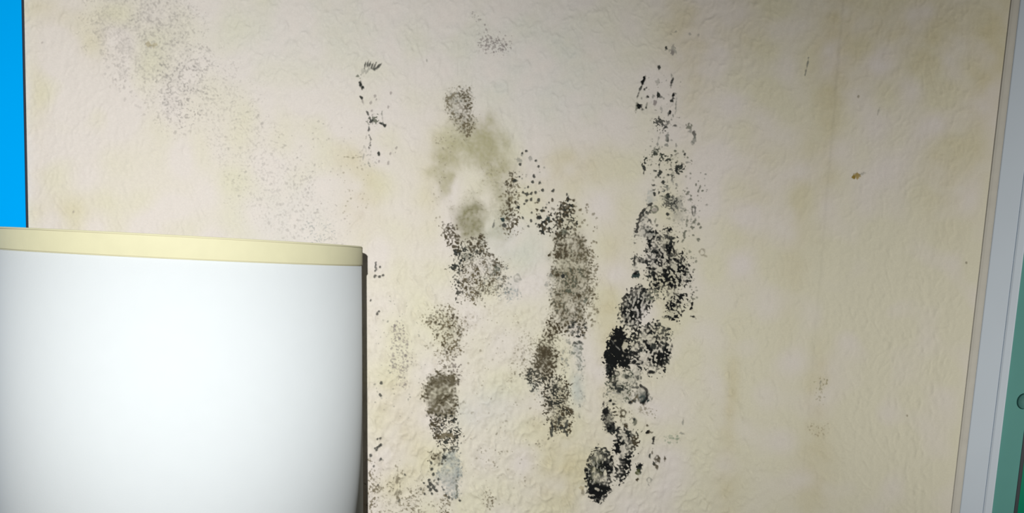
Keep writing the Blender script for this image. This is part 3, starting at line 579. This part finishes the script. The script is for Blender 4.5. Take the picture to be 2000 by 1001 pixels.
RELIEF = (RELIEF * (0.12 + 0.88 * sstep(5, 75, 1985 - 0.1175 * _yy - _xx))).astype(np.float32)       # pasted flat along the door
#PAINT-END

# ------------------------------------------------------------------ materials
def surf(name, rough, spec):
    m = bpy.data.materials.new(name); m.use_nodes = True; nt = m.node_tree; b = nt.nodes['Principled BSDF']
    at_ = nt.nodes.new('ShaderNodeAttribute'); at_.attribute_name = 'paper_colour'
    tc = nt.nodes.new('ShaderNodeTexCoord')
    n1 = nt.nodes.new('ShaderNodeTexNoise'); n1.inputs['Scale'].default_value = 420; n1.inputs['Detail'].default_value = 3
    mr = nt.nodes.new('ShaderNodeMapRange'); mr.inputs['To Min'].default_value = 0.93; mr.inputs['To Max'].default_value = 1.07
    mul = nt.nodes.new('ShaderNodeVectorMath'); mul.operation = 'SCALE'
    nt.links.new(tc.outputs['Object'], n1.inputs['Vector']); nt.links.new(n1.outputs['Fac'], mr.inputs['Value'])
    nt.links.new(at_.outputs['Color'], mul.inputs[0]); nt.links.new(mr.outputs['Result'], mul.inputs['Scale'])
    nt.links.new(mul.outputs['Vector'], b.inputs['Base Color'])
    n2 = nt.nodes.new('ShaderNodeTexNoise'); n2.inputs['Scale'].default_value = 900
    bp = nt.nodes.new('ShaderNodeBump'); bp.inputs['Strength'].default_value = 0.25; bp.inputs['Distance'].default_value = 0.0003
    nt.links.new(tc.outputs['Object'], n2.inputs['Vector']); nt.links.new(n2.outputs['Fac'], bp.inputs['Height']); nt.links.new(bp.outputs['Normal'], b.inputs['Normal'])
    b.inputs['Roughness'].default_value = rough; b.inputs['Specular IOR Level'].default_value = spec
    return m
M_PAPER = surf('embossed_wallpaper', 0.75, 0.25)
M_MOULD = surf('mould_growth', 0.85, 0.12)
M_SHADE = mat('lampshade_fabric', (0.545, 0.575, 0.595), 0.8, 0.15, (60, 0.015), (700, 0.15, 0.0003), trans=0.03)
M_BAND = mat('cream_ribbon', (0.51, 0.49, 0.335), 0.7, 0.25, (80, 0.04), (600, 0.2, 0.0003))
M_STITCH = mat('ribbon_edge', (0.40, 0.37, 0.25), 0.8, 0.2)
for _m in (M_SHADE, M_BAND): _m.node_tree.nodes['Principled BSDF'].inputs['Diffuse Roughness'].default_value = 0.4
M_BRASS = mat('brushed_metal', (0.5, 0.48, 0.44), 0.35, 0.5); M_BRASS.node_tree.nodes['Principled BSDF'].inputs['Metallic'].default_value = 1
M_BULB = mat('bulb_glass', (0.8, 0.8, 0.78), 0.3, 0.5)
M_BLUE = mat('blue_laminate', (0.0, 0.40, 0.98), 0.6, 0.0, (3, 0.03))
M_BLUEEDGE = mat('dark_navy_edge', (0.01, 0.016, 0.04), 0.6, 0.3)
M_WHITE = mat('white_gloss_paint', (0.58, 0.645, 0.72), 0.6, 0.15, (12, 0.03))
M_CAULK = mat('caulk', (0.64, 0.61, 0.54), 0.7, 0.3, (60, 0.08))
M_TEAL = mat('teal_paint', (0.10, 0.30, 0.27), 0.6, 0.1, (15, 0.08))
M_RUBBER = mat('black_rubber', (0.006, 0.012, 0.02), 0.6, 0.3)
M_GLASS = mat('green_glass', (0.0, 0.22, 0.12), 0.12, 0.5, (8, 0.1))
M_FLOOR = mat('floor_boards', (0.25, 0.17, 0.11), 0.6, 0.3, (6, 0.25))

# ------------------------------------------------------------------ door opening measured in the wall plane
DX0 = at(1903, 742).x            # left edge of the white casing
DOOR_W, DOOR_H = 0.86, 2.08
HX0, HX1, HZ = DX0 + 0.012, DX0 + DOOR_W + 0.11, DOOR_H - 0.02

# ------------------------------------------------------------------ wall
def mesh_from(name, co, faces, mat_, colr, parent=None):
    me = bpy.data.meshes.new(name)
    nv, nf = len(co), len(faces)
    me.vertices.add(nv); me.vertices.foreach_set('co', co.astype(np.float32).ravel())
    me.loops.add(nf * 4); me.loops.foreach_set('vertex_index', faces.astype(np.int32).ravel())
    me.polygons.add(nf); me.polygons.foreach_set('loop_start', np.arange(0, nf * 4, 4, dtype=np.int32))
    try: me.polygons.foreach_set('loop_total', np.full(nf, 4, np.int32))
    except Exception: pass
    me.polygons.foreach_set('use_smooth', np.ones(nf, bool))
    a = me.attributes.new('paper_colour', 'FLOAT_COLOR', 'POINT')
    a.data.foreach_set('color', np.concatenate([colr, np.ones((nv, 1))], 1).astype(np.float32).ravel())
    me.update(calc_edges=True); me.validate()
    me.materials.append(mat_)
    o = bpy.data.objects.new(name, me); COL.objects.link(o)
    if parent is not None: o.parent = parent
    return o

STEP = 2
xs = np.arange(0, W, STEP); ys = np.arange(0, H, STEP)
gx, gy = np.meshgrid(xs, ys)
wx, wz = at_np((gx + X0).astype(np.float64), (gy + Y0).astype(np.float64))
wy = -RELIEF[::STEP, ::STEP].astype(np.float64)
edge = np.minimum.reduce([gx, gy, xs[-1] - gx, ys[-1] - gy]) / 30.0
wy *= np.clip(edge, 0, 1)
nx, ny = len(xs), len(ys)
co = np.stack([wx, wy, wz], -1).reshape(-1, 3)
cl = BASE[::STEP, ::STEP].reshape(-1, 3)
idx = np.arange(nx * ny).reshape(ny, nx)
fc = np.stack([idx[:-1, :-1], idx[1:, :-1], idx[1:, 1:], idx[:-1, 1:]], -1).reshape(-1, 4)
cxf = co[fc][:, :, 0].min(1)
fc = fc[cxf < HX0]                                        # stop behind the door casing
# plain paper round the surveyed part, out to the corners of the wall
WX0, WX1, WZ1 = -1.6, 2.6, 2.5
def loop_coords(i): return co[i]
border = [idx[0, :], idx[-1, :], idx[:, 0]]
ex_co, ex_fc, ex_cl = [], [], []
n0 = len(co)
mean = np.array((0.755, 0.695, 0.61))
def strip(ids, fn):
    global n0
    ids = np.asarray(ids); ids = ids[co[ids][:, 0] < HX0 + 0.004]
    out = np.array([fn(p) for p in co[ids]]); k = len(ids)
    ex_co.append(out); ex_cl.append(np.tile(mean, (k, 1)))
    o = n0 + np.arange(k)
    ex_fc.append(np.stack([ids[:-1], ids[1:], o[1:], o[:-1]], -1)); n0 += k
strip(idx[0, :], lambda p: (p[0], 0, WZ1)); strip(idx[-1, :], lambda p: (p[0], 0, 0)); strip(idx[:, 0], lambda p: (WX0, 0, p[2]))
def quad(a, b, c, d):
    global n0
    ex_co.append(np.array([a, b, c, d], float)); ex_cl.append(np.tile(mean, (4, 1))); ex_fc.append(np.array([[n0, n0 + 1, n0 + 2, n0 + 3]])); n0 += 4
a = co[idx[0, 0]]; b = co[idx[-1, 0]]
quad((WX0, 0, a[2]), tuple(a), (a[0], 0, WZ1), (WX0, 0, WZ1)); quad((WX0, 0, 0), (b[0], 0, 0), tuple(b), (WX0, 0, b[2]))
quad((HX0, 0, HZ), (HX1, 0, HZ), (HX1, 0, WZ1), (HX0 - 0.01, 0, WZ1)); quad((HX1, 0, 0), (WX1, 0, 0), (WX1, 0, WZ1), (HX1, 0, WZ1))
allco = np.concatenate([co] + ex_co); allfc = np.concatenate([fc] + ex_fc); allcl = np.concatenate([cl] + ex_cl)
wall = mesh_from('wall_back', allco, allfc, M_PAPER, allcl)
wall['kind'] = 'structure'; wall['label'] = 'cream embossed wallpaper wall stained with yellow damp'; wall['category'] = 'wall'

# mould growths: a thin crust on the paper, each colony its own part of the wall
def relief_at(px, py):                                    # same facets as the wall mesh, so that the crust lies on the paper
    u = px / STEP; v = py / STEP
    i = np.minimum(u.astype(int), nx - 2); j = np.minimum(v.astype(int), ny - 2); fu, fv = u - i, v - j
    return (wy[j, i] * (1 - fu) * (1 - fv) + wy[j, i + 1] * fu * (1 - fv) + wy[j + 1, i] * (1 - fu) * fv + wy[j + 1, i + 1] * fu * fv)
for pid, (pname, plabel) in PATCHES.items():
    cell = (PATCH == pid) & (ALPHA > 0.05)
    jj, ii = np.nonzero(cell)
    if len(jj) == 0: continue
    keep = (ii < W - 2) & (jj < H - 2) & (ii > 1) & (jj > 1); jj, ii = jj[keep], ii[keep]
    vid = np.full((H + 1, W + 1), -1, np.int64)
    for dj, di in ((0, 0), (1, 0), (1, 1), (0, 1)): vid[jj + dj, ii + di] = 0
    vj, vi = np.nonzero(vid == 0); vid[vj, vi] = np.arange(len(vj))
    ff = np.stack([vid[jj, ii], vid[jj + 1, ii], vid[jj + 1, ii + 1], vid[jj, ii + 1]], -1)
    al = ALPHA[vj, vi]; px = vi.astype(float); py = vj.astype(float)
    X, Z = at_np(px + X0, py + Y0)
    Yv = relief_at(px, py) - 0.00006 - 0.00022 * al * (0.7 + 0.3 * np.clip(N3[vj, vi], -1, 1))
    c = BASE[vj, vi] * (1 - al[:, None]) + MCOL[vj, vi] * al[:, None]
    o = mesh_from(pname, np.stack([X, Yv, Z], -1), ff, M_MOULD, c, wall)
    o['label'] = plabel; o['kind'] = 'stuff'

# ------------------------------------------------------------------ floor
bm = bmesh.new(); add_box(bm, WX0, WX1, -2.6, 0.02, -0.04, 0.0)
fo = obj('floor', bm, M_FLOOR, smooth=False); fo['kind'] = 'structure'; fo['label'] = 'brown floor below the mouldy wall'; fo['category'] = 'floor'

# ------------------------------------------------------------------ glazed door at the right end of the wall
def px_x(x, y, Y): return at(x, y, Y).x
CT = 0.0035                                                # casing stands this proud of the wall
c0 = px_x(1905, 742, -CT); c1 = px_x(1951, 742, -CT); c2 = px_x(1974, 742, -0.006); c3 = px_x(2013, 742, 0.004); c4 = px_x(2021, 742, 0.004)
cw = c4 - c0; R = c0 + DOOR_W + 0.12
door = bpy.data.objects.new('door_1', None); COL.objects.link(door); door.location = (c0, 0, 0)
door['kind'] = 'structure'; door['label'] = 'white cased door frame with teal edge at the right end of the wall'; door['category'] = 'door'
def dpart(name, boxes, m, bev=0.0015):
    bm = bmesh.new()
    for b_ in boxes: add_box(bm, b_[0] - c0, b_[1] - c0, *b_[2:], bev)
    return obj(name, bm, m, door, smooth=False)
dpart('casing', [(c0, c1, -CT, 0.03, 0, DOOR_H + 0.07)], M_WHITE); dpart('casing', [(R - (c1 - c0), R, -CT, 0.03, 0, DOOR_H + 0.07)], M_WHITE)
dpart('casing', [(c1, R - (c1 - c0), -CT, 0.03, DOOR_H + 0.02, DOOR_H + 0.07)], M_WHITE)
dpart('casing_bead', [(c1 + 0.0015, c2, -0.0025, 0.03, 0, DOOR_H + 0.02)], M_WHITE, 0.003); dpart('casing_bead', [(R - (c2 - c0), R - (c1 - c0) - 0.0015, -0.0025, 0.03, 0, DOOR_H + 0.02)], M_WHITE, 0.003)
dpart('door_stile', [(c2, c3, 0.004, 0.035, 0.01, DOOR_H)], M_TEAL); dpart('door_stile', [(R - (c3 - c0), R - (c2 - c0), 0.004, 0.035, 0.01, DOOR_H)], M_TEAL)
dpart('door_rail', [(c3, R - (c3 - c0), 0.004, 0.035, 0.01, 0.16)], M_TEAL); dpart('door_rail', [(c3, R - (c3 - c0), 0.004, 0.035, DOOR_H - 0.10, DOOR_H)], M_TEAL)
g = 0.009
dpart('gasket', [(c3, c4, 0.0045, 0.03, 0.16, DOOR_H - 0.10), (R - (c4 - c0), R - (c3 - c0), 0.0045, 0.03, 0.16, DOOR_H - 0.10), (c4, R - (c4 - c0), 0.0045, 0.03, 0.16, 0.16 + g), (c4, R - (c4 - c0), 0.0045, 0.03, DOOR_H - 0.10 - g, DOOR_H - 0.10)], M_RUBBER, 0.001)
dpart('glass_pane', [(c4, R - (c4 - c0), 0.008, 0.014, 0.16 + g, DOOR_H - 0.10 - g)], M_GLASS, 0.0)
bm = bmesh.new()                                          # caulk bead along the wallpaper
lathe_pts = [(-0.0125, 0.0), (-0.0115, -0.0010), (-0.008, -0.0018), (-0.002, -0.0026), (0.0, -0.0030), (0.0, 0.002), (-0.0105, 0.002)]
za, zb = 0.0, DOOR_H + 0.07
r0 = [bm.verts.new((x, y, za)) for x, y in lathe_pts]; r1 = [bm.verts.new((x, y, zb)) for x, y in lathe_pts]
for k in range(len(r0)): bm.faces.new((r0[k], r0[(k + 1) % len(r0)], r1[(k + 1) % len(r0)], r1[k]))
bm.faces.new(r0); bm.faces.new(r1)
obj('caulk_bead', bm, M_CAULK, door, smooth=False)
kz = at(1997, 783, 0.004); bm = bmesh.new()               # thin round disc on the stile, darker than its teal
bmesh.ops.create_cone(bm, cap_ends=True, segments=24, radius1=0.012, radius2=0.010, depth=0.002, matrix=Matrix.Translation((kz.x - c0 + 0.002, 0.003, kz.z)) @ Matrix.Rotation(math.radians(90), 4, 'X'))
o = obj('dark_disc', bm, mat('dark_teal', (0.075, 0.21, 0.19), 0.6, 0.1), door); o['label'] = 'dark teal round disc'

# ------------------------------------------------------------------ blue panel standing against the wall
TH = 0.0045
e0 = at(43.5, 20, -TH - .004).x; e1 = at(50.5, 430, -TH - .004).x; ex = (e0 + e1) / 2
pan = bpy.data.objects.new('blue_panel', None); COL.objects.link(pan); pan.location = (ex, -TH / 2 - 0.004, 0)
pan['label'] = 'bright blue panel with a thin dark edge against the wall behind the lampshade'; pan['category'] = 'panel'
bm = bmesh.new(); add_box(bm, -0.80, -0.0004, -TH / 2, TH / 2, 0.002, 2.0); obj('panel_board', bm, M_BLUE, pan, smooth=False)
bm = bmesh.new(); add_box(bm, -0.0004, 0.0010, -TH / 2 - 0.0002, TH / 2, 0.0, 2.0, 0.0003); o = obj('edge_strip', bm, M_BLUEEDGE, pan, smooth=False); o['label'] = 'thin dark navy edge strip'

# ------------------------------------------------------------------ floor lamp: only its shade is in the picture
def heading(x, y):
    d = ROT @ Vector(((x - PX) / F, -(y - PY) / F, -1)); return math.atan2(d.x, d.y)
hl, hr = heading(-15, 462), heading(705.5, 505)
az, half = (hl + hr) / 2, (hr - hl) / 2
RT = 0.18; dist = RT / math.sin(half)
LX, LY = dist * math.sin(az), -D + dist * math.cos(az)
zt = ZC + (F and 0.0) ; ztop = ZC + 0.0085; SH = 0.34; TAPER = 0.034
print('lamp at', LX, LY, 'dist', dist, 'gap to wall', -LY - RT)
lamp = bpy.data.objects.new('floor_lamp', None); COL.objects.link(lamp); lamp.location = (LX, LY, 0)
lamp['label'] = 'white drum lampshade with a cream ribbon round its top, in front of the wall'; lamp['category'] = 'lamp'
def rad(z): return RT + (ztop - z) * TAPER
zb_ = ztop - SH
bm = bmesh.new(); t = 0.0012
lathe(bm, [(rad(ztop) , ztop - 0.001), (rad(zb_), zb_), (rad(zb_) - t, zb_), (rad(ztop) - t, ztop - 0.001)], 160, True)
shade = obj('lamp_shade', bm, M_SHADE, lamp)
BH = 0.0205
def band(za, zb, nm):
    bm = bmesh.new(); o_ = 0.0011
    lathe(bm, [(rad(za) - t - 0.0006, za - 0.001), (rad(za) - t, za), (rad(za), za + 0.0004), (rad(za) + o_ * .7, za - 0.0004), (rad(za) + o_, za - 0.0015), (rad(zb) + o_, zb + 0.0012), (rad(zb) + o_ * .6, zb + 0.0003), (rad(zb) + 0.0001, zb), (rad(zb) - t - .0006, zb)], 160, True)
    b_ = obj(nm, bm, M_BAND, lamp)
    bm = bmesh.new()
    for z, s in ((za - 0.0012, 1), (zb + 0.0012, -1)):
        lathe(bm, [(rad(z) + o_ - .0001, z + .0003), (rad(z) + o_ + .00022, z), (rad(z) + o_ - .0001, z - .0003)], 160)
    obj('ribbon_edge', bm, M_STITCH, b_)
    return b_
band(ztop, ztop - BH, 'ribbon_trim').__setitem__('label', 'cream ribbon trim')
band(zb_ + BH, zb_, 'ribbon_trim')
bm = bmesh.new(); ri = rad(ztop) - 0.004                  # spider fitter
for k in range(48):
    a0, a1 = 2 * math.pi * k / 48, 2 * math.pi * (k + 1) / 48
    add_tube(bm, (ri * math.cos(a0), ri * math.sin(a0), ztop - 0.008), (ri * math.cos(a1), ri * math.sin(a1), ztop - 0.008), 0.002, 6)
for k in range(3):
    a0 = 2 * math.pi * k / 3 + .3
    add_tube(bm, (ri * math.cos(a0), ri * math.sin(a0), ztop - 0.008), (0.018 * math.cos(a0), 0.018 * math.sin(a0), ztop - 0.05), 0.002, 6)
lathe(bm, [(0.020, ztop - 0.052), (0.020, ztop - 0.046), (0.013, ztop - 0.046), (0.013, ztop - 0.052)], 24, True)
obj('shade_fitter', bm, M_BRASS, lamp)
bm = bmesh.new(); lathe(bm, [(0.0, ztop - 0.045), (0.014, ztop - 0.048), (0.028, ztop - 0.07), (0.030, ztop - 0.09), (0.020, ztop - 0.12), (0.013, ztop - 0.14), (0.013, ztop - 0.16), (0, ztop - 0.16)], 32); obj('bulb', bm, M_BULB, lamp)
bm = bmesh.new(); add_tube(bm, (0, 0, 0.02), (0, 0, ztop - 0.155), 0.0125, 20); lathe(bm, [(0.0, ztop - 0.15), (0.018, ztop - 0.15), (0.018, ztop - 0.21), (0.0, ztop - 0.21)], 24); obj('pole', bm, M_BRASS, lamp)
bm = bmesh.new(); lathe(bm, [(0, 0.0), (0.125, 0.0), (0.13, 0.004), (0.13, 0.014), (0.12, 0.020), (0.03, 0.026), (0.014, 0.05), (0, 0.05)], 64); obj('base', bm, M_BRASS, lamp)
